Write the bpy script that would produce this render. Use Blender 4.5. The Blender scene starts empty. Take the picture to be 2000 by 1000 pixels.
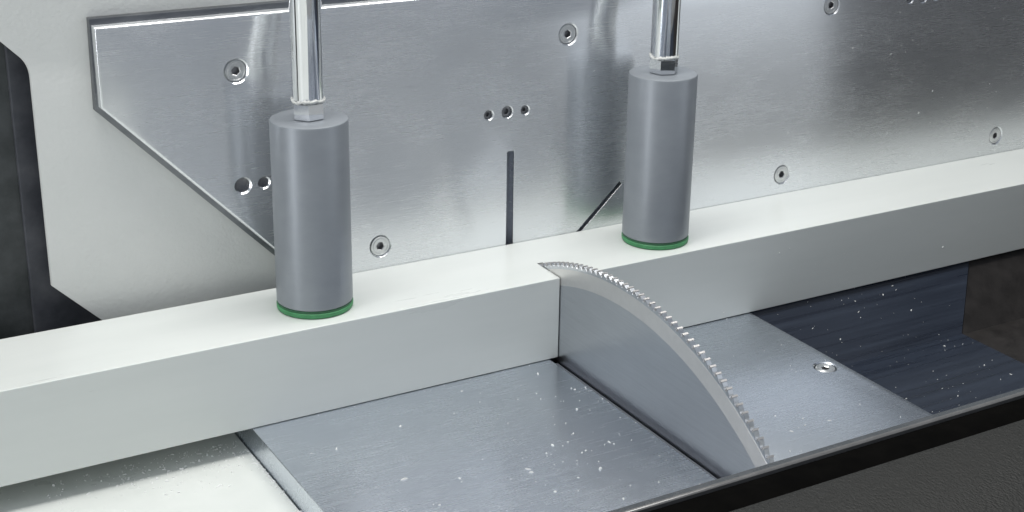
import bpy, bmesh, math, random
from mathutils import Matrix, Vector
random.seed(7)
S = bpy.context.scene
COL = S.collection
PI = math.pi

# ---------------------------------------------------------------- camera
cam = bpy.data.cameras.new('camera'); camo = bpy.data.objects.new('camera', cam); COL.objects.link(camo)
cam.sensor_width = 36; cam.lens = 2904.1 / 2000 * 36
cam.shift_x = -0.0337; cam.shift_y = -0.0179
cam.clip_start = 0.01; cam.clip_end = 50
r_ = Vector((0.857453, -0.514064, 0.022642)); u_ = Vector((0.160053, 0.308269, 0.937738)); f_ = Vector((0.489037, 0.800443, -0.346604))
camo.matrix_world = Matrix(((r_.x, u_.x, -f_.x, -0.46232), (r_.y, u_.y, -f_.y, -0.80707), (r_.z, u_.z, -f_.z, 0.40443), (0, 0, 0, 1)))
S.camera = camo

# ---------------------------------------------------------------- world and lamps (machine hall light, no sun)
W = bpy.data.worlds.new('World'); S.world = W; W.use_nodes = True
bg = W.node_tree.nodes['Background']; bg.inputs[0].default_value = (0.80, 0.88, 1.0, 1); bg.inputs[1].default_value = 0.315
def area(name, loc, aim, sx, sy, power, col):
    l = bpy.data.lights.new(name, 'AREA'); l.shape = 'RECTANGLE'; l.size = sx; l.size_y = sy; l.energy = power; l.color = col
    o = bpy.data.objects.new(name, l); COL.objects.link(o); o.location = loc
    o.rotation_euler = (Vector(aim) - Vector(loc)).to_track_quat('-Z', 'Y').to_euler()
    return o
area('hood_lamp', (-0.05, -0.14, 1.10), (-0.05, -0.12, 0), 1.1, 0.30, 12.8, (1, 0.985, 0.95))
area('side_lamp', (-1.45, -0.45, 0.36), (-0.10, -0.10, 0.10), 0.18, 1.2, 6.0, (0.97, 0.985, 1))
area('hall_window_light', (1.62, -1.70, 0.50), (0.10, -0.05, 0.10), 0.95, 1.8, 4.9, (0.90, 0.95, 1))
S.view_settings.view_transform = 'Standard'; S.view_settings.look = 'None'
S.view_settings.exposure = 0.0; S.view_settings.gamma = 1
S.render.engine = 'CYCLES'

# ---------------------------------------------------------------- materials
def new_mat(name):
    m = bpy.data.materials.new(name); m.use_nodes = True
    return m, m.node_tree.nodes, m.node_tree.links, m.node_tree.nodes['Principled BSDF']
def coords(N, L, scale, rot=(0, 0, 0)):
    tc = N.new('ShaderNodeTexCoord'); mp = N.new('ShaderNodeMapping')
    mp.inputs['Scale'].default_value = scale; mp.inputs['Rotation'].default_value = rot
    L.new(tc.outputs['Object'], mp.inputs[0]); return mp.outputs[0]
def noise(N, L, vec, scale=1.0, detail=5.0, rough=0.6):
    n = N.new('ShaderNodeTexNoise'); n.inputs['Scale'].default_value = scale
    n.inputs['Detail'].default_value = detail; n.inputs['Roughness'].default_value = rough
    L.new(vec, n.inputs['Vector']); return n.outputs['Fac']
def mapr(N, L, fac, a, b, lo=0.3, hi=0.7):
    m = N.new('ShaderNodeMapRange'); m.inputs[1].default_value = lo; m.inputs[2].default_value = hi
    m.inputs[3].default_value = a; m.inputs[4].default_value = b; L.new(fac, m.inputs[0]); return m.outputs[0]
def mixc(N, L, fac, a, b):
    m = N.new('ShaderNodeMix'); m.data_type = 'RGBA'; L.new(fac, m.inputs[0])
    m.inputs[6].default_value = (*a, 1); m.inputs[7].default_value = (*b, 1); return m.outputs[2]
def bump(N, L, h, p, strength, dist):
    b = N.new('ShaderNodeBump'); b.inputs['Strength'].default_value = strength; b.inputs['Distance'].default_value = dist
    L.new(h, b.inputs['Height']); L.new(b.outputs[0], p.inputs['Normal']); return b
def add(N, L, a, b, op='ADD'):
    m = N.new('ShaderNodeMath'); m.operation = op; L.new(a, m.inputs[0])
    if isinstance(b, float): m.inputs[1].default_value = b
    else: L.new(b, m.inputs[1])
    return m.outputs[0]
def brushed(name, dark, light, rough, across, stretch, aniso=0.75, tangent=None, bs=0.25, rvar=0.06, radial=None, rot=(0, 0, 0)):
    """brushed or rolled metal: fine lines along one axis, cloudy wear over it"""
    m, N, L, p = new_mat(name)
    v = coords(N, L, stretch, rot)
    fine = noise(N, L, v, 1.0, 7.0, 0.7)
    cloud = noise(N, L, coords(N, L, (14, 14, 22)), 1.0, 4.0, 0.55)
    f = add(N, L, mapr(N, L, fine, 0, 0.6), mapr(N, L, cloud, 0, 0.4))
    L.new(mixc(N, L, f, dark, light), p.inputs['Base Color'])
    p.inputs['Metallic'].default_value = 1
    L.new(mapr(N, L, f, rough - rvar, rough + rvar, 0, 1), p.inputs['Roughness'])
    p.inputs['Anisotropic'].default_value = aniso
    if tangent:
        c = N.new('ShaderNodeCombineXYZ')
        for i in range(3): c.inputs[i].default_value = tangent[i]
        L.new(c.outputs[0], p.inputs['Tangent'])
    if radial:
        t = N.new('ShaderNodeTangent'); t.direction_type = 'RADIAL'; t.axis = radial; L.new(t.outputs[0], p.inputs['Tangent'])
        p.inputs['Anisotropic Rotation'].default_value = 0.25
    bump(N, L, fine, p, bs, across)
    return m
M = {}
M['fence'] = brushed('brushed_aluminium_fence', (0.80, 0.82, 0.84), (0.91, 0.925, 0.94), 0.26, 0.00003, (40, 300, 1500), 0.95, (0, 0, 1), 0.045, rot=(0, math.radians(3), 0))
M['table'] = brushed('brushed_aluminium_table', (0.62, 0.66, 0.72), (0.71, 0.75, 0.81), 0.27, 0.00003, (22, 600, 420), 0.6, (0, 1, 0), 0.04, 0.025)
M['tableside'] = brushed('milled_edge', (0.62, 0.64, 0.66), (0.75, 0.76, 0.78), 0.35, 0.0001, (200, 20, 500), 0, None, 0.1)
M['blade'] = brushed('blade_steel', (0.54, 0.56, 0.59), (0.65, 0.67, 0.70), 0.29, 0.00003, (300, 30, 700), 0.0, None, 0.03, 0.025, rot=(math.radians(-12), 0, 0), radial=None)
M['bladering'] = brushed('ground_ring_steel', (0.72, 0.71, 0.70), (0.80, 0.79, 0.78), 0.46, 0.00005, (200, 200, 200), 0.3, None, 0.08, radial='X')
M['carbide'] = brushed('carbide', (0.50, 0.49, 0.48), (0.60, 0.585, 0.575), 0.48, 0.00004, (400, 400, 400), 0, None, 0.1)
M['screw'] = brushed('zinc_screw', (0.62, 0.63, 0.63), (0.78, 0.79, 0.79), 0.34, 0.0001, (500, 500, 500), 0, None, 0.35)
M['darkscrew'] = brushed('dark_steel_and_hole_shade', (0.22, 0.22, 0.23), (0.42, 0.42, 0.43), 0.45, 0.0001, (500, 500, 500), 0, None, 0.4)  # dark steel of the set screws; also paints shade in open hole bottoms
M['socket'] = brushed('dull_socket_steel', (0.30, 0.30, 0.31), (0.44, 0.44, 0.45), 0.45, 0.0001, (500, 500, 500), 0, None, 0.4)  # socket colour lifted to imitate window haze over its dark recess
M['chrome'] = brushed('chromed_rod', (0.78, 0.79, 0.81), (0.84, 0.85, 0.87), 0.07, 0.00002, (300, 300, 60), 0, None, 0.03, 0.02)

def plain(name, a, b, rough, scale=(60, 60, 60), rvar=0.05, bs=0.0, bd=0.0001, bscale=None, spec=0.5, detail=5.0):
    m, N, L, p = new_mat(name)
    f = mapr(N, L, noise(N, L, coords(N, L, scale), 1.0, detail), 0, 1)
    L.new(mixc(N, L, f, a, b), p.inputs['Base Color'])
    L.new(mapr(N, L, f, rough - rvar, rough + rvar, 0, 1), p.inputs['Roughness'])
    p.inputs['Specular IOR Level'].default_value = spec
    if bs: bump(N, L, noise(N, L, coords(N, L, bscale or scale), 1.0, 3.0), p, bs, bd)
    return m
M['bar'] = plain('white_plastic_profile', (0.655, 0.685, 0.665), (0.695, 0.722, 0.702), 0.30, (6, 40, 40), 0.03, 0.02, 0.00006, (60, 300, 300))
M['wall'] = plain('grey_powder_coat', (0.69, 0.705, 0.68), (0.73, 0.74, 0.715), 0.42, (12, 12, 12), 0.05, 0.55, 0.0005, (420, 420, 420))
M['black'] = plain('black_panel_paint', (0.026, 0.031, 0.032), (0.076, 0.083, 0.085), 0.6, (55, 55, 55), 0.08, 0.25, 0.0003, (200, 200, 200))
M['black2'] = plain('black_strip_paint', (0.036, 0.039, 0.050), (0.088, 0.092, 0.105), 0.58, (55, 55, 55), 0.08, 0.25, 0.0003, (200, 200, 200))
M['tray'] = plain('white_laminate', (0.64, 0.67, 0.645), (0.72, 0.745, 0.72), 0.30, (14, 14, 14), 0.05, 0.05, 0.0002, (120, 120, 120))
M['plastic'] = plain('grey_clamp_plastic', (0.258, 0.280, 0.306), (0.282, 0.304, 0.330), 0.42, (60, 60, 120), 0.03, 0.04, 0.0001, (60, 60, 700))
M['plastic'].node_tree.nodes['Principled BSDF'].inputs['Metallic'].default_value = 0.35
M['green'] = plain('green_pad_rubber', (0.045, 0.22, 0.085), (0.08, 0.34, 0.14), 0.5, (120, 120, 60), 0.1, 0.2, 0.0003, (200, 200, 200))
M['green2'] = plain('dark_green_bond', (0.02, 0.10, 0.045), (0.03, 0.14, 0.06), 0.5, (120, 120, 60), 0.1)
M['residue'] = plain('dried_sealant', (0.45, 0.46, 0.44), (0.75, 0.76, 0.74), 0.3, (500, 500, 500), 0.1, 0.6, 0.0005, (600, 600, 600))
M['brown'] = plain('brown_black_panel', (0.080, 0.082, 0.088), (0.095, 0.097, 0.104), 0.5, (40, 40, 40), 0.08, 0.15, 0.0003, (300, 300, 300))
M['gasket'] = plain('black_rubber', (0.003, 0.003, 0.003), (0.005, 0.0048, 0.0045), 0.7, (60, 60, 60), 0.08, spec=0.0)
M['lip'] = plain('dark_slate_lip', (0.045, 0.052, 0.060), (0.060, 0.066, 0.074), 0.28, (80, 80, 80), 0.06, 0.1, 0.0002, (200, 200, 200))
M['chips'] = plain('white_plastic_shavings', (0.80, 0.81, 0.80), (0.86, 0.87, 0.86), 0.35, (100, 100, 100))
M['inner'] = plain('light_grey_inner_paint', (0.74, 0.75, 0.75), (0.78, 0.79, 0.79), 0.5, (30, 30, 30))
M['spacer'] = brushed('dark_steel_backing', (0.17, 0.18, 0.195), (0.28, 0.29, 0.305), 0.38, 0.0001, (60, 60, 300), 0, None, 0.2)
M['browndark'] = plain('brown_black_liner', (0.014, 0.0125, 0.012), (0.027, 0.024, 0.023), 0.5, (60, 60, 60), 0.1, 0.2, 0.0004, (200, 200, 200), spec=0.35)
M['interior'] = plain('dark_machine_interior', (0.024, 0.0225, 0.022), (0.034, 0.032, 0.031), 0.7, (30, 30, 30), spec=0.15)
def navy():
    m, N, L, p = new_mat('navy_sheet')
    f = mapr(N, L, noise(N, L, coords(N, L, (9, 260, 260)), 1.0, 3.0, 0.5), 0, 1, 0.2, 0.9)
    L.new(mixc(N, L, f, (0.011, 0.015, 0.026), (0.034, 0.045, 0.068)), p.inputs['Base Color'])
    L.new(mapr(N, L, f, 0.22, 0.42, 0, 1), p.inputs['Roughness'])
    bump(N, L, f, p, 0.1, 0.0003); return m
M['navy'] = navy()
def leather():
    m, N, L, p = new_mat('grained_black_plastic')
    v = coords(N, L, (900, 560, 900))
    vo = N.new('ShaderNodeTexVoronoi'); vo.feature = 'SMOOTH_F1'; L.new(v, vo.inputs['Vector']); vo.inputs['Scale'].default_value = 1.0
    n = noise(N, L, coords(N, L, (1800, 1100, 1800)), 1.0, 4.0)
    h = add(N, L, vo.outputs['Distance'], n)
    L.new(mixc(N, L, mapr(N, L, n, 0, 1), (0.010, 0.010, 0.0086), (0.015, 0.015, 0.0130)), p.inputs['Base Color'])
    p.inputs['Roughness'].default_value = 0.45; p.inputs['Specular IOR Level'].default_value = 0.32
    bump(N, L, h, p, 0.8, 0.0006); return m
M['leather'] = leather()

# ---------------------------------------------------------------- builders
def link(name, me, mat, parent=None, smooth=False):
    o = bpy.data.objects.new(name, me); COL.objects.link(o)
    if isinstance(mat, str): mat = [mat]
    if not me.materials:
        for k in mat: me.materials.append(M[k])
    if smooth:
        for p in me.polygons: p.use_smooth = True
    if parent: o.parent = parent
    return o
def mesh(name, v, f, mat, parent=None, smooth=False, mi=None):
    me = bpy.data.meshes.new(name); me.from_pydata(v, [], f); me.update()
    bm = bmesh.new(); bm.from_mesh(me); bmesh.ops.recalc_face_normals(bm, faces=bm.faces); bm.to_mesh(me); bm.free()
    o = link(name, me, mat, parent, smooth)
    if mi:
        for p, i in zip(me.polygons, mi): p.material_index = i
    return o
def tag(o, label=None, cat=None, group=None, kind=None):
    if label: o['label'] = label
    if cat: o['category'] = cat
    if group: o['group'] = group
    if kind: o['kind'] = kind
    return o
def empty(name, loc):
    o = bpy.data.objects.new(name, None); COL.objects.link(o); o.location = loc; o.empty_display_size = 0.01; return o
def box(name, a, b, mat, parent=None, bev=0.0):
    x0, y0, z0 = a; x1, y1, z1 = b
    bm = bmesh.new(); bmesh.ops.create_cube(bm, size=1)
    for v in bm.verts: v.co = Vector(((x0 + x1) / 2 + v.co.x * (x1 - x0), (y0 + y1) / 2 + v.co.y * (y1 - y0), (z0 + z1) / 2 + v.co.z * (z1 - z0)))
    if bev: bmesh.ops.bevel(bm, geom=bm.edges[:], offset=bev, segments=2, affect='EDGES', profile=0.5)
    me = bpy.data.meshes.new(name); bm.to_mesh(me); bm.free()
    return link(name, me, mat, parent)
def lathe(name, prof, mat, parent=None, n=64, axis='z', loc=(0, 0, 0), cap=True, sharp=0.6):
    """prof = [(radius, height)]; closed at both ends"""
    v = []; f = []
    for (r, h) in prof:
        for k in range(n):
            a = 2 * PI * k / n; c, s = r * math.cos(a), r * math.sin(a)
            v.append((c, s, h) if axis == 'z' else (c, h, s))
    for i in range(len(prof) - 1):
        for k in range(n):
            f.append((i * n + k, i * n + (k + 1) % n, (i + 1) * n + (k + 1) % n, (i + 1) * n + k))
    if cap: f.append(tuple(range(n))); f.append(tuple((len(prof) - 1) * n + k for k in range(n)))
    o = mesh(name, v, f, mat, parent, True); o.location = loc
    me = o.data; me.set_sharp_from_angle(angle=sharp)
    return o
def extrude_x(name, prof, x0, x1, mat, parent=None, mats=None, smooth=False):
    """closed (y, z) profile run along x; mats = material index per profile edge"""
    n = len(prof); v = [(x0, y, z) for y, z in prof] + [(x1, y, z) for y, z in prof]
    f = [(i, (i + 1) % n, n + (i + 1) % n, n + i) for i in range(n)] + [tuple(range(n)), tuple(range(n, 2 * n))]
    o = mesh(name, v, f, mat, parent, smooth, (mats + [0, 0]) if mats else None)
    if smooth: o.data.set_sharp_from_angle(angle=0.6)
    return o

def flat_plate(name, outline, offs, holes, y0, thick, mat, parent=None, seg=4):
    """plate in the x-z plane facing -y at y0, 2-D outline with a rounded rim of radius offs[i] per edge, real holes with chamfers"""
    bm = bmesh.new(); n = len(outline)
    def off_loop(t):
        res = []
        for i in range(n):
            a, b, c = outline[i - 1], outline[i], outline[(i + 1) % n]
            e1 = Vector((b[0] - a[0], b[1] - a[1])).normalized(); e2 = Vector((c[0] - b[0], c[1] - b[1])).normalized()
            n1 = Vector((e1.y, -e1.x)); n2 = Vector((e2.y, -e2.x))      # outward for counter-clockwise outline
            o1, o2 = offs[i - 1] * t, offs[i] * t
            d = n1.x * n2.y - n1.y * n2.x
            if abs(d) < 1e-3: w = n1 * o1
            else: w = Vector(((o1 * n2.y - o2 * n1.y) / d, (n1.x * o2 - n2.x * o1) / d))
            res.append((b[0] + w.x, b[1] + w.y))
        return res
    rings = []
    for k in range(seg + 1):
        th = PI / 2 * k / seg; lp = off_loop(math.sin(th))
        rings.append([bm.verts.new((x, y0 + (1 - math.cos(th)) * max(offs[i - 1], offs[i]), z)) for i, (x, z) in enumerate(lp)])
    lp = off_loop(1); rings.append([bm.verts.new((x, y0 + thick, z)) for x, z in lp])
    edges = [bm.edges.new((rings[0][i], rings[0][(i + 1) % n])) for i in range(n)]
    for a, b in zip(rings, rings[1:]):
        for i in range(n):
            q = bm.faces.new((a[i], a[(i + 1) % n], b[(i + 1) % n], b[i])); q.smooth = True
    for (cx, cz, r, ch, depth) in holes:
        m = 40; hr = []
        for rr, dy in ((r + ch, 0), (r, ch), (r, depth)):
            hr.append([bm.verts.new((cx + rr * math.cos(2 * PI * k / m), y0 + dy, cz + rr * math.sin(2 * PI * k / m))) for k in range(m)])
        edges += [bm.edges.new((hr[0][k], hr[0][(k + 1) % m])) for k in range(m)]
        for a, b in zip(hr, hr[1:]):
            for k in range(m): bm.faces.new((a[k], a[(k + 1) % m], b[(k + 1) % m], b[k])).smooth = True
    bmesh.ops.triangle_fill(bm, use_beauty=True, use_dissolve=False, edges=edges, normal=(0, -1, 0))
    bmesh.ops.recalc_face_normals(bm, faces=bm.faces)
    me = bpy.data.meshes.new(name); bm.to_mesh(me); bm.free()
    me.set_sharp_from_angle(angle=0.5)
    return link(name, me, mat, parent)

# ---------------------------------------------------------------- dimensions (metres); x along the fence, y into the picture, z up; table top z = 0
w, h = 0.0679, 0.0555
xL, xR, g = -0.2061, 0.1567, 0.0056
BX0, BX1 = 0.0, 0.0038                # kerf
BY, BZ, BR = -0.1373, -0.1588, 0.2351

# ---------------------------------------------------------------- setting
# pale grey powder-coated sheet behind the fence, with the cut-out corner at its left
wo = [(-0.2414, 0.0254), (-0.2440, -0.10), (-0.06, -0.10), (-0.06, 0.165), (0.95, 0.165), (0.95, 0.75), (-0.80, 0.75), (-0.80, 0.7365)]
arc = []
for k in range(9):
    t = k / 8; p0 = Vector((-0.2972, 0.2112)); p1 = Vector((-0.2925, 0.2062)); p2 = Vector((-0.2925, 0.1985))
    q = p0 * (1 - t) ** 2 + p1 * 2 * t * (1 - t) + p2 * t * t; arc.append((q.x, q.y))
wo += arc + [(-0.2922, 0.0767)]
wall = flat_plate('back_wall', wo, [0.0008] * len(wo), [], 0.0125, 0.003, 'wall', seg=2); tag(wall, kind='structure')
bp = box('dark_panel', (-0.80, 0.030, -0.30), (-0.3020, 0.040, 0.75), 'black'); tag(bp, kind='structure')
bp2 = box('dark_strip', (-0.3020, 0.027, -0.30), (-0.10, 0.040, 0.75), 'black2', bev=0.0006); tag(bp2, kind='structure')
M['slate'] = plain('haze_lifted_slate', (0.30, 0.32, 0.38), (0.36, 0.38, 0.44), 0.5, (30, 30, 30))  # backing colour raised to imitate a guard window's haze over the dark slots
bk = box('dark_interior', (-0.049, 0.0076, 0.05), (0.95, 0.0120, 0.162), 'slate'); tag(bk, kind='structure')
tray = box('lower_tray', (-0.85, -0.55, -0.026), (xL - 0.0007, 0.026, -0.0163), 'tray', bev=0.0004); tag(tray, kind='structure')
ib = box('interior_back', (-0.098, 0.050, -0.449), (0.95, 0.060, 0.160), 'interior'); tag(ib, kind='structure')
is_ = box('interior_side', (0.951, -0.48, -0.449), (0.96, 0.060, 0.0), 'interior'); tag(is_, kind='structure')
fl = box('machine_floor', (-0.85, -0.60, -0.47), (0.96, 0.10, -0.45), 'interior'); tag(fl, kind='structure')

# sunken navy well to the right of the table
well = empty('dark_well', (0.26, -0.2, -0.0625)); tag(well, 'dark navy sunken well right of the table plate, under the white bar', 'recess')
def wb(n, a, b, m):
    o = box(n, a, b, m, None); o.parent = well; o.matrix_parent_inverse = Matrix.Translation((-0.26, 0.2, 0.0625)); return o
XW, ZW = 0.335, -0.0404
wb('floor', (xR + 0.001, -0.334, ZW - 0.006), (XW, -0.100, ZW), 'navy')
x0 = xR + 0.001
rv = [(x0, -0.1000, ZW - 0.0002), (XW, -0.1000, ZW - 0.0002), (XW + 0.0375, -0.0645, -0.0012), (x0, -0.0645, -0.0012)]
rv += [(x, y + 0.004, z - 0.004) for x, y, z in rv]
rp = mesh('rear_slope', rv, [(0, 1, 2, 3), (4, 5, 6, 7), (0, 1, 5, 4), (1, 2, 6, 5), (2, 3, 7, 6), (3, 0, 4, 7)], 'navy')
rp.parent = well; rp.matrix_parent_inverse = Matrix.Translation((-0.26, 0.2, 0.0625))
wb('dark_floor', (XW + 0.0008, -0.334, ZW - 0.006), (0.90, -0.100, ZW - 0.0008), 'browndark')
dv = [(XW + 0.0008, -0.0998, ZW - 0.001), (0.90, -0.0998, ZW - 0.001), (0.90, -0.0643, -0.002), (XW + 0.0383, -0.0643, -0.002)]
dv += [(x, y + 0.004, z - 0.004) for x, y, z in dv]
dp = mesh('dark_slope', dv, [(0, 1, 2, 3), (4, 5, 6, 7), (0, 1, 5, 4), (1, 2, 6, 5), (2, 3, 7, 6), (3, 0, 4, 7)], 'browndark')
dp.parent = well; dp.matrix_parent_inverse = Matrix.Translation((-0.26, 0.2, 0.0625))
wb('added_shade_panel', (0.62, -0.40, -0.0012), (0.65, -0.08, 0.30), 'brown')  # added out of view to darken fence reflections and the bar's right end

# ---------------------------------------------------------------- fence plate
fence = empty('fence_plate', (0, 0, 0))
tag(fence, 'upright brushed aluminium fence plate with screws and cut slots behind the white bar', 'fence plate')
rr = 0.0017; sm = 0.0005
# counter-clockwise seen from the front (x right, z up)
cs = Vector((0.0324, 0.0300)).normalized(); pn = Vector((-cs.y, cs.x)); hw = 0.0019
a0 = Vector((0.0578, 0.0559)); a1 = Vector((0.0900, 0.0858))
def on(s, zz): return (s.x - cs.x * (s.y - zz) / cs.y, zz)
dl0 = on(a0 + pn * hw, -0.03); dl1 = a0 + pn * hw + (a1 - a0); dr1 = a0 - pn * hw + (a1 - a0); dr0 = on(a0 - pn * hw, -0.03)
fo = [(-0.1365, -0.03), (-0.0012, -0.03), (-0.0012, 0.1195), (-0.0004, 0.1206), (0.0041, 0.1206), (0.0049, 0.1195), (0.0049, -0.03)]
fo2 = [dr0, (dr1.x, dr1.y), (dl1.x, dl1.y), dl0]
# the mitre slot runs down-left below the bar and meets the upright slot's foot outside the view; keep the feet apart
zf = 0.02
fo2 = [on(a0 + pn * hw, zf), (dl1.x, dl1.y), (dr1.x, dr1.y), on(a0 - pn * hw, zf)]
outline = [(-0.1365, -0.03)] + fo[1:] + [(on(a0 + pn * hw, zf)[0], -0.03)] + fo2 + [(on(a0 - pn * hw, zf)[0], -0.03)]
offs = [0, sm, sm, sm, sm, sm, 0, 0, sm, sm, sm, 0, 0]
outline += [(0.95, -0.03), (0.95, 0.2243), (-0.2584, 0.2243), (-0.2584, 0.1814), (-0.1365, 0.0552)]
offs += [0, rr, rr, rr, rr, 0]
offs = offs[:len(outline)] if len(offs) >= len(outline) else offs + [0] * (len(outline) - len(offs))
# assign rounding by position so that the list stays right: only the rim at the top and left is rounded
offs = []
for i in range(len(outline)):
    a, b = outline[i], outline[(i + 1) % len(outline)]
    rim = (a[1] > 0.2 and b[1] > 0.2) or (a[0] < -0.25 and b[0] < -0.25) or (a[0] < -0.25 and abs(b[0] + 0.1365) < 1e-6)
    slot = -0.03 < min(a[0], b[0]) and max(a[0], b[0]) < 0.2 and max(a[1], b[1]) > 0.0
    offs.append(rr if rim else (sm * -1 if False else (0.0004 if slot else 0.0)))
SCREWS = [(-0.1814, 0.1934), (-0.0924, 0.0702), (0.0437, 0.1937), (0.2339, 0.0702), (0.2681, 0.1937), (0.4572, 0.0707)]
OPEN = [(-0.1806, 0.1238, 0.0044, 0.0010), (-0.1675, 0.1237, 0.0031, 0.0009)]
PINS = [(-0.0147, 0.1465, 0.0030, 0.0007), (-0.0011, 0.1469, 0.0038, 0.0006), (0.0123, 0.1466, 0.0028, 0.0007),
        (0.3451, 0.1920, 0.0031, 0.0008), (0.3584, 0.1922, 0.0039, 0.0007), (0.3716, 0.1922, 0.0031, 0.0008)]
holes = [(x, z, 0.00675, 0.0009, 0.006) for x, z in SCREWS] + [(x, z, r, c, 0.0066) for x, z, r, c in OPEN] + [(x, z, r, c, 0.006) for x, z, r, c in PINS]
face = flat_plate('plate', outline, offs, holes, 0.0, 0.0068, 'fence', fence)
bo = [(-0.1370, 0.05), (-0.05, 0.05), (-0.05, 0.165), (0.95, 0.165), (0.95, 0.2290), (-0.2602, 0.2290), (-0.2608, 0.1778)]
flat_plate('backing_plate', bo, [0.0005] * len(bo), [], 0.0070, 0.0053, 'spacer', fence, 2)

def screw_mesh(R, sock):
    """countersunk socket head facing -y: rim, dished ring, hexagonal socket"""
    bm = bmesh.new(); n = 48
    prof = [(R, 0.004), (R, 0.0004), (R - 0.0004, 0.0), (R * 0.80, 0.0), (R * 0.77, 0.00022), (R * 0.73, 0.0)]
    rings = [[bm.verts.new((r * math.cos(2 * PI * k / n), y, r * math.sin(2 * PI * k / n))) for k in range(n)] for r, y in prof]
    for a, b in zip(rings, rings[1:]):
        for k in range(n): bm.faces.new((a[k], a[(k + 1) % n], b[(k + 1) % n], b[k]))
    def hexr(k, s):
        a = 2 * PI * k / n; t = (a % (PI / 3)) - PI / 6; return s * math.cos(PI / 6) / math.cos(t)
    hx = [[bm.verts.new((hexr(k, s) * math.cos(2 * PI * k / n), y, hexr(k, s) * math.sin(2 * PI * k / n))) for k in range(n)] for s, y in ((sock * 1.18, 0.0), (sock, 0.0004), (sock, 0.0034))]
    seq = [rings[-1]] + hx
    for a, b in zip(seq, seq[1:]):
        for k in range(n): bm.faces.new((a[k], a[(k + 1) % n], b[(k + 1) % n], b[k]))
    bm.faces.new(hx[-1]); bmesh.ops.recalc_face_normals(bm, faces=bm.faces)
    me = bpy.data.meshes.new('screw'); bm.to_mesh(me); bm.free()
    me.materials.append(M['screw']); me.materials.append(M['socket'])
    for p in me.polygons:
        if p.center.y > 0.0005 and (p.center.x ** 2 + p.center.z ** 2) ** .5 < sock * 1.1: p.material_index = 1
    return me
sme = screw_mesh(0.0065, 0.0026)
for i, (x, z) in enumerate(SCREWS):
    o = bpy.data.objects.new('screw', sme); COL.objects.link(o); o.parent = fence
    o.location = (x, [0.0006, 0.0002, 0.0008, 0.0002, 0.0007, 0.0005][i], z); o.rotation_euler = (0, random.uniform(0, 1), 0)
pme = {}
for x, z, r, c in PINS:
    k = round(r, 4)
    if k not in pme:
        q = lathe('set_screw', [(r, 0.006), (r, 0.0026), (r * 0.85, 0.0022), (r * 0.5, 0.0022), (r * 0.42, 0.0042)], 'darkscrew', fence, 32, 'y'); pme[k] = q.data
    else:
        q = bpy.data.objects.new('set_screw', pme[k]); COL.objects.link(q); q.parent = fence
    q.location = (x, 0, z)
for x, z, r, c in OPEN:
    q = lathe('hole_shade_disc', [(r, 0.0067), (r, 0.0062), (r * 0.6, 0.0060)], 'darkscrew', fence, 32, 'y'); q.location = (x, 0, z)  # dark disc puts the shade of the deep open hole into colour

# ---------------------------------------------------------------- table plates
M['slate2'] = plain('slate_insert', (0.10, 0.11, 0.135), (0.14, 0.15, 0.175), 0.5, (30, 30, 30))
tl = empty('table_plate', (xL, -0.2, 0)); tag(tl, 'brushed aluminium table plate left of the saw blade', 'table plate', 'table plates beside the blade')
def tb(parent, n, a, b, m, bev=0.0004):
    o = box(n, a, b, m, None, bev); o.parent = parent; o.matrix_parent_inverse = Matrix.Translation(-parent.location); return o
tb(tl, 'top_plate', (xL, -0.350, -0.0250), (-g, -0.001, 0.0), 'table', 0.0005)
tb(tl, 'slot_insert', (-g + 0.0001, -0.349, -0.012), (-0.0009, -0.069, -0.0030), 'slate2', 0.0002)
tr = empty('table_plate', (xR, -0.2, 0)); tag(tr, 'brushed aluminium table plate with one screw, right of the saw blade', 'table plate', 'table plates beside the blade')
def table_right():
    # in the plate builder's frame the plate faces -y; turned so that it faces up
    x0, x1, y0, y1 = 0.0095, xR, -0.350, -0.001
    o = flat_plate('top_plate', [(x0, y0), (x1, y0), (x1, y1), (x0, y1)], [0.0005] * 4, [(0.1443, -0.1611, 0.0072, 0.0008, 0.005)], 0.0, 0.025, 'table_r', tr, 2)
    for v in o.data.vertices: v.co = (v.co.x, v.co.z, -v.co.y)
    o.data.flip_normals() if False else None
    o.location = (-xR, 0.2, 0)
    s = bpy.data.objects.new('screw', sme); COL.objects.link(s); s.parent = tr; s.location = (0.1443 - xR, -0.1611 + 0.2, -0.0005); s.rotation_euler = (-PI / 2, 0, 0)
M['table_r'] = M['table']
table_right()

# ---------------------------------------------------------------- saw blade, at rest
blade = empty('saw_blade', (0, BY, BZ)); tag(blade, 'round toothed steel saw blade standing in the slot, cutting into the white bar', 'saw blade')
NT = 264; tb0, tb1 = 0.0004, 0.0034
out = []
for k in range(NT):
    a0_ = 2 * PI * k / NT; st = 2 * PI / NT
    for t, dr in ((0.00, 0.0004), (0.25, 0.0006), (0.60, 0.0019), (0.74, 0.0027), (0.84, 0.0030), (0.92, 0.0028), (0.97, 0.0020)):
        out.append((a0_ + st * t, BR - dr))
n = len(out); v = []; f = []
for x in (tb0, tb1):
    v += [(x, r * math.cos(a), r * math.sin(a)) for a, r in out]
    v += [(x, 0.05 * math.cos(a), 0.05 * math.sin(a)) for a, r in out]
for i in range(n):
    j = (i + 1) % n
    f += [(i, j, n + j, n + i), (2 * n + i, 2 * n + j, 3 * n + j, 3 * n + i), (i, j, 2 * n + j, 2 * n + i), (n + i, n + j, 3 * n + j, 3 * n + i)]
body = mesh('blade_body', v, f, 'blade', blade)
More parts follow.
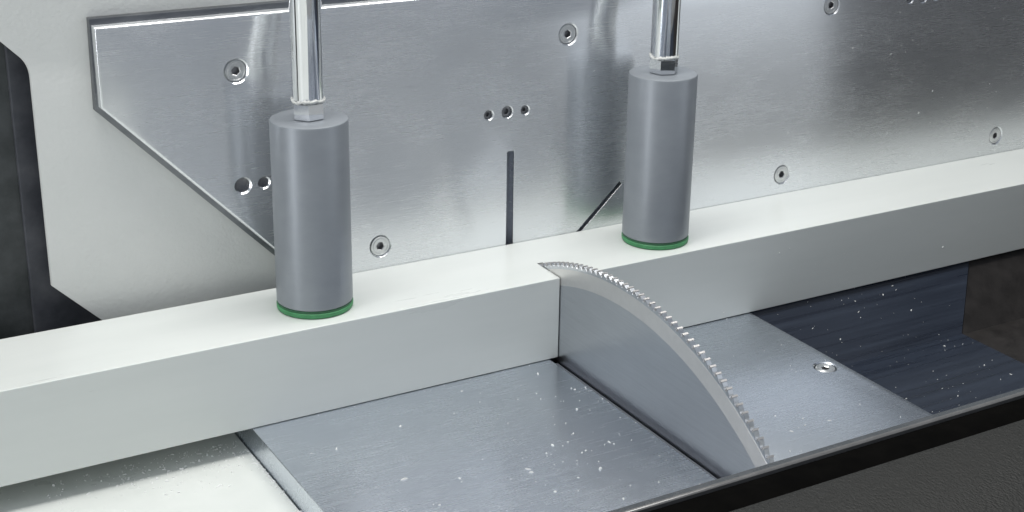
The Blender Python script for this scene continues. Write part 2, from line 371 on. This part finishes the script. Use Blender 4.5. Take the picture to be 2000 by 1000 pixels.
# polished ring just below the gullets, a hair proud of the body on both faces
for ra, rb in ((0.0150, 0.0040),):
    v = []; f = []; n = 256
    for r, x0, x1 in ((BR - ra, tb0 + 0.0001, tb1 - 0.0001), (BR - ra + 0.0003, tb0 - 0.00012, tb1 + 0.00012), (BR - rb - 0.0003, tb0 - 0.00012, tb1 + 0.00012), (BR - rb, tb0 + 0.0001, tb1 - 0.0001)):
        for x in (x0, x1): v += [(x, r * math.cos(2 * PI * k / n), r * math.sin(2 * PI * k / n)) for k in range(n)]
    for i in range(3):
        for sd in (0, 1):
            for k in range(n):
                a = (2 * i + sd) * n; b = (2 * i + 2 + sd) * n; f.append((a + k, a + (k + 1) % n, b + (k + 1) % n, b + k))
    mesh('ground_ring', v, f, 'bladering', blade)
# carbide tips
tv = [(x, y, z) for x in (BX0, BX1) for y, z in ((0.0, 0.0), (-0.0012, -0.0002), (-0.0013, -0.0020), (-0.0001, -0.0020))]
tv = [(x * (1 if True else 1), y, z) for x, y, z in tv]
tf = [(0, 1, 2, 3), (4, 5, 6, 7), (0, 1, 5, 4), (1, 2, 6, 5), (2, 3, 7, 6), (3, 0, 4, 7)]
tme = None
for k in range(NT):
    a = 2 * PI * (k - 0.02) / NT
    if not (math.sin(a) * BR + BZ > -0.02): continue          # teeth far below the table are never seen
    if tme is None:
        o = mesh('carbide_tip', tv, tf, 'carbide', blade); tme = o.data
    else:
        o = bpy.data.objects.new('carbide_tip', tme); COL.objects.link(o); o.parent = blade
    o.location = (0, BR * math.cos(a), BR * math.sin(a)); o.rotation_euler = (a - PI / 2, 0, 0)

# ---------------------------------------------------------------- white bar being cut
def ycut(z): return BY + math.sqrt(max(0, (BR + 0.0004) ** 2 - (z - BZ) ** 2))
zb, e = 0.0003, 0.0005
prof = [(-w + e, zb), (0 - 0.0004, zb), (0 - 0.0004, h - e), (-0.0004 - e, h), (-w + e, h), (-w + 0.0001, h - 0.0002), (-w, h - e), (-w, zb + e)]
v = []; f = []
for x0, x1 in ((-0.80, BX0 - 0.0002), (BX1 + 0.0002, 0.93)):
    b = len(v); m = len(prof)
    v += [(x0, y, z) for y, z in prof] + [(x1, y, z) for y, z in prof]
    f += [(b + i, b + (i + 1) % m, b + m + (i + 1) % m, b + m + i) for i in range(m)] + [tuple(range(b, b + m)), tuple(range(b + m, b + 2 * m))]
cp = [(ycut(z), z) for z in [h - (h - 0.031) * i / 10 for i in range(11)]]
cp = [(y, z) for y, z in cp if y < -0.0008] 
cp += [(-0.0004, cp[-1][1]), (-0.0004, h - e), (-0.0004 - e, h)]
b = len(v); m = len(cp)
v += [(BX0 - 0.0002, y, z) for y, z in cp] + [(BX1 + 0.0002, y, z) for y, z in cp]
f += [(b + i, b + (i + 1) % m, b + m + (i + 1) % m, b + m + i) for i in range(m)]
bar = mesh('profile_bar', v, f, 'bar'); tag(bar, 'long white plastic bar held against the fence with a saw kerf in it', 'bar')

# ---------------------------------------------------------------- clamps
CR = 0.0225
def clamp(x, y, label, wob):
    c = empty('clamp', (x, y, h)); tag(c, label, 'clamp', 'hold-down clamps on the bar')
    lathe('body', [(CR - 0.0006, 0.0048), (CR, 0.0054), (CR, 0.1146), (CR - 0.0004, 0.1154), (CR - 0.0012, 0.1158), (0.012, 0.1158)], 'plastic', c, 96)
    pad = lathe('pad', [(CR - 0.0004, 0.0003), (CR + 0.0001, 0.0009), (CR + 0.0002, 0.0030), (CR - 0.0002, 0.0034)], 'green', c, 96)
    lathe('bond_layer', [(CR - 0.0003, 0.0035), (CR - 0.0001, 0.0038), (CR - 0.0001, 0.0047), (CR - 0.0004, 0.0049)], 'green2', pad, 96)
    lathe('rod', [(0.0084, 0.1265), (0.0090, 0.1275), (0.0090, 0.42)], 'chrome', c, 64)
    # hexagonal rod end
    bm = bmesh.new(); hx = []
    R0 = 0.0096
    for r, z in ((R0 - 0.0006, 0.1159), (R0, 0.1164), (R0, 0.1252), (R0 - 0.0010, 0.1264)):
        hx.append([bm.verts.new((r * math.cos(PI / 3 * k + wob), r * math.sin(PI / 3 * k + wob), z)) for k in range(6)])
    for a, b in zip(hx, hx[1:]):
        for k in range(6): bm.faces.new((a[k], a[(k + 1) % 6], b[(k + 1) % 6], b[k]))
    bm.faces.new(hx[0]); bm.faces.new(hx[-1]); bmesh.ops.recalc_face_normals(bm, faces=bm.faces)
    me = bpy.data.meshes.new('hex_end'); bm.to_mesh(me); bm.free(); link('hex_end', me, 'chrome', c)
    # ragged bead of dried sealant round the joint
    rnd = random.Random(int(abs(x) * 1e4)); n = 72; v = []; f = []; sec = 6
    zz = [0.1268 + 0.0005 * math.sin(3 * 2 * PI * k / n + rnd.random()) + rnd.uniform(-0.0004, 0.0004) for k in range(n)]
    th = [0.00055 + abs(rnd.gauss(0, 0.00028)) for k in range(n)]
    for k in range(n):
        a = 2 * PI * k / n
        for s in range(sec):
            b = 2 * PI * s / sec; r = 0.0092 + th[k] * math.cos(b) * 0.9
            v.append((r * math.cos(a), r * math.sin(a), zz[k] + th[k] * 1.2 * math.sin(b)))
    for k in range(n):
        for s in range(sec):
            f.append((k * sec + s, k * sec + (s + 1) % sec, ((k + 1) % n) * sec + (s + 1) % sec, ((k + 1) % n) * sec + s))
    mesh('sealant_bead', v, f, 'residue', c, True)
    return c
clamp(-0.1526, -0.0368, 'larger grey clamp cylinder with green pad and chrome rod, left of the blade', 0.15)
clamp(0.0942, -0.0372, 'smaller grey clamp cylinder with green pad and chrome rod, right of the blade', 0.75)

# ---------------------------------------------------------------- front rail of the machine
rail = empty('front_rail', (0, -0.40, 0.0)); tag(rail, 'black machine front rail with rubber seal and grained surface in the foreground corner', 'machine rail')
def rx(name, prof, mat, smooth=False):
    o = extrude_x(name, prof, -0.75, 0.93, mat, None, None, smooth); o.parent = rail; o.matrix_parent_inverse = Matrix.Translation((0, 0.40, 0)); return o
rx('lip', [(-0.3826, 0.085), (-0.3826, 0.0996), (-0.3829, 0.1000), (-0.3861, 0.1000), (-0.3861, 0.085)], 'lip', True)
M['bead'] = plain('glossy_edge_bead', (0.10, 0.10, 0.10), (0.13, 0.13, 0.13), 0.16, (80, 80, 80), 0.03, spec=0.7)
rx('edge_bead', [(-0.3862, 0.086)] + [(-0.38604 - 0.003 * math.sin(math.radians(3 + 3.6 * k)), 0.0974 + 0.003 * math.cos(math.radians(3 + 3.6 * k))) for k in range(11)] + [(-0.38804, 0.086)], 'bead', True)
gp = [(-0.3882, 0.086), (-0.3882, 0.0982)]
for k in range(9):
    t = k / 8; gp.append((-0.3885 - 0.0165 * t, 0.0982 + 0.0012 * math.sin(PI * t)))
gp += [(-0.4052, 0.086)]
rx('rubber_seal', gp, 'gasket', True)
rx('grained_panel', [(-0.4054, 0.06), (-0.4054, 0.0985), (-0.4062, 0.1000), (-0.4080, 0.1008), (-0.480, 0.0985), (-0.486, 0.095), (-0.486, 0.06)], 'leather', True)
rx('front_apron', [(-0.3860, 0.0845), (-0.3860, -0.449), (-0.48, -0.449), (-0.48, 0.0595), (-0.4, 0.0595), (-0.4, 0.0845)], 'inner')

# ---------------------------------------------------------------- plastic shavings
def chips(name, label, spots):
    bm = bmesh.new()
    for (p, nrm, s) in spots:
        up = Vector(nrm); t = up.orthogonal().normalized(); t.rotate(Matrix.Rotation(random.uniform(0, 6.28), 3, up)); b = up.cross(t)
        L_ = s * (random.uniform(0.7, 1.6) if random.random() < 0.8 else random.uniform(2.0, 3.4)); Wd = s * random.uniform(0.5, 0.9); hh = s * random.uniform(0.25, 0.6)
        base = Vector(p) + up * 0.00005
        bend = random.uniform(-0.3, 0.3)
        q = []
        for k in range(5):
            a = 2 * PI * k / 5 + random.uniform(-0.3, 0.3); q.append(bm.verts.new(base + t * L_ * 0.5 * math.cos(a) + b * Wd * 0.5 * math.sin(a)))
        top = [bm.verts.new(v.co * 0.6 + (base + t * bend * s) * 0.4 + up * hh * random.uniform(0.7, 1.2)) for v in q]
        for k in range(5): bm.faces.new((q[k], q[(k + 1) % 5], top[(k + 1) % 5], top[k]))
        bm.faces.new(top); bm.faces.new(q)
    bmesh.ops.recalc_face_normals(bm, faces=bm.faces)
    me = bpy.data.meshes.new(name); bm.to_mesh(me); bm.free()
    o = link(name, me, 'chips'); tag(o, label, 'shavings', None, 'stuff'); return o
def size(): return min(0.0017, 0.0005 + random.expovariate(1 / 0.00036))
U = (0, 0, 1); sp = []
for k in range(70):
    x = random.uniform(xL + 0.01, -0.012); y = random.uniform(-0.30, -0.08); sp.append(((x, y, 0.0), U, size()))
for (cx, cy, s, nn) in ((-0.055, -0.17, 0.022, 26), (-0.09, -0.20, 0.02, 18), (-0.03, -0.13, 0.015, 8)):
    for k in range(nn): sp.append(((min(-0.008, random.gauss(cx, s)), random.gauss(cy, s), 0.0), U, size()))
for k in range(60):            # dust gathered along the blade slot and the foot of the bar
    sp.append(((-g - 0.0008 - abs(random.gauss(0, 0.004)), random.uniform(-0.30, -0.072), 0.0), U, size() * 0.5))
for k in range(50):
    sp.append(((random.uniform(xL + 0.004, 0.15), -w - 0.0006 - abs(random.gauss(0, 0.003)), 0.0), U, size() * 0.45))
sp = [q for q in sp if not -g - 0.0006 < q[0][0] < 0.0105]
for k in range(34):            # fuzz on the bar beside the kerf
    sp.append(((random.choice((-0.0006, 0.0046)) + random.gauss(0, 0.0008), random.uniform(-w + 0.001, -0.044), h), U, size() * 0.5))
for k in range(60):
    sp.append(((random.uniform(0.02, xR - 0.004), random.uniform(-0.30, -0.08), 0.0), U, size() * 0.9))
chips('table_shavings', 'tiny white plastic shavings scattered over the aluminium table plates', sp)
sp = []
for k in range(260):
    x = xL - 0.003 - abs(random.gauss(0, 0.055)); y = -w + 0.022 - abs(random.gauss(0, 0.022)); sp.append(((x, y, -0.0163), U, size() * 1.15))
for k in range(170):
    sp.append(((xL - 0.0009 - abs(random.gauss(0, 0.0014)), random.uniform(-0.16, -0.06), -0.0163), U, size() * 0.8))
chips('tray_shavings', 'white plastic shavings lying on the lower white tray by the bar', sp)
sp = []
for k in range(110): sp.append(((random.uniform(xR + 0.003, 0.33), random.uniform(-0.27, -0.102), ZW), U, size() * 0.8))
ns = Vector((0, -0.0392, 0.0355)).normalized()
for k in range(45):
    t = random.random(); sp.append(((random.uniform(xR + 0.003, 0.34), -0.1 + 0.0355 * t, ZW + 0.0392 * t), ns, size() * 0.7))
chips('well_shavings', 'small pale shavings lying in the dark navy well', sp)
sp = []
for k in range(130):
    x = min(0.5, random.uniform(-0.05, 0.5) ** 1 if random.random() < .35 else random.uniform(0.2, 0.5)); sp.append(((x, 0.0, random.uniform(0.065, 0.21)), (0, -1, 0), size() * 0.5))
for k in range(26): sp.append(((random.uniform(0.12, 0.45), -w, random.uniform(0.004, 0.05)), (0, -1, 0), size() * 0.5))
chips('fence_dust', 'fine pale dust specks clinging to the fence plate and bar face', sp)
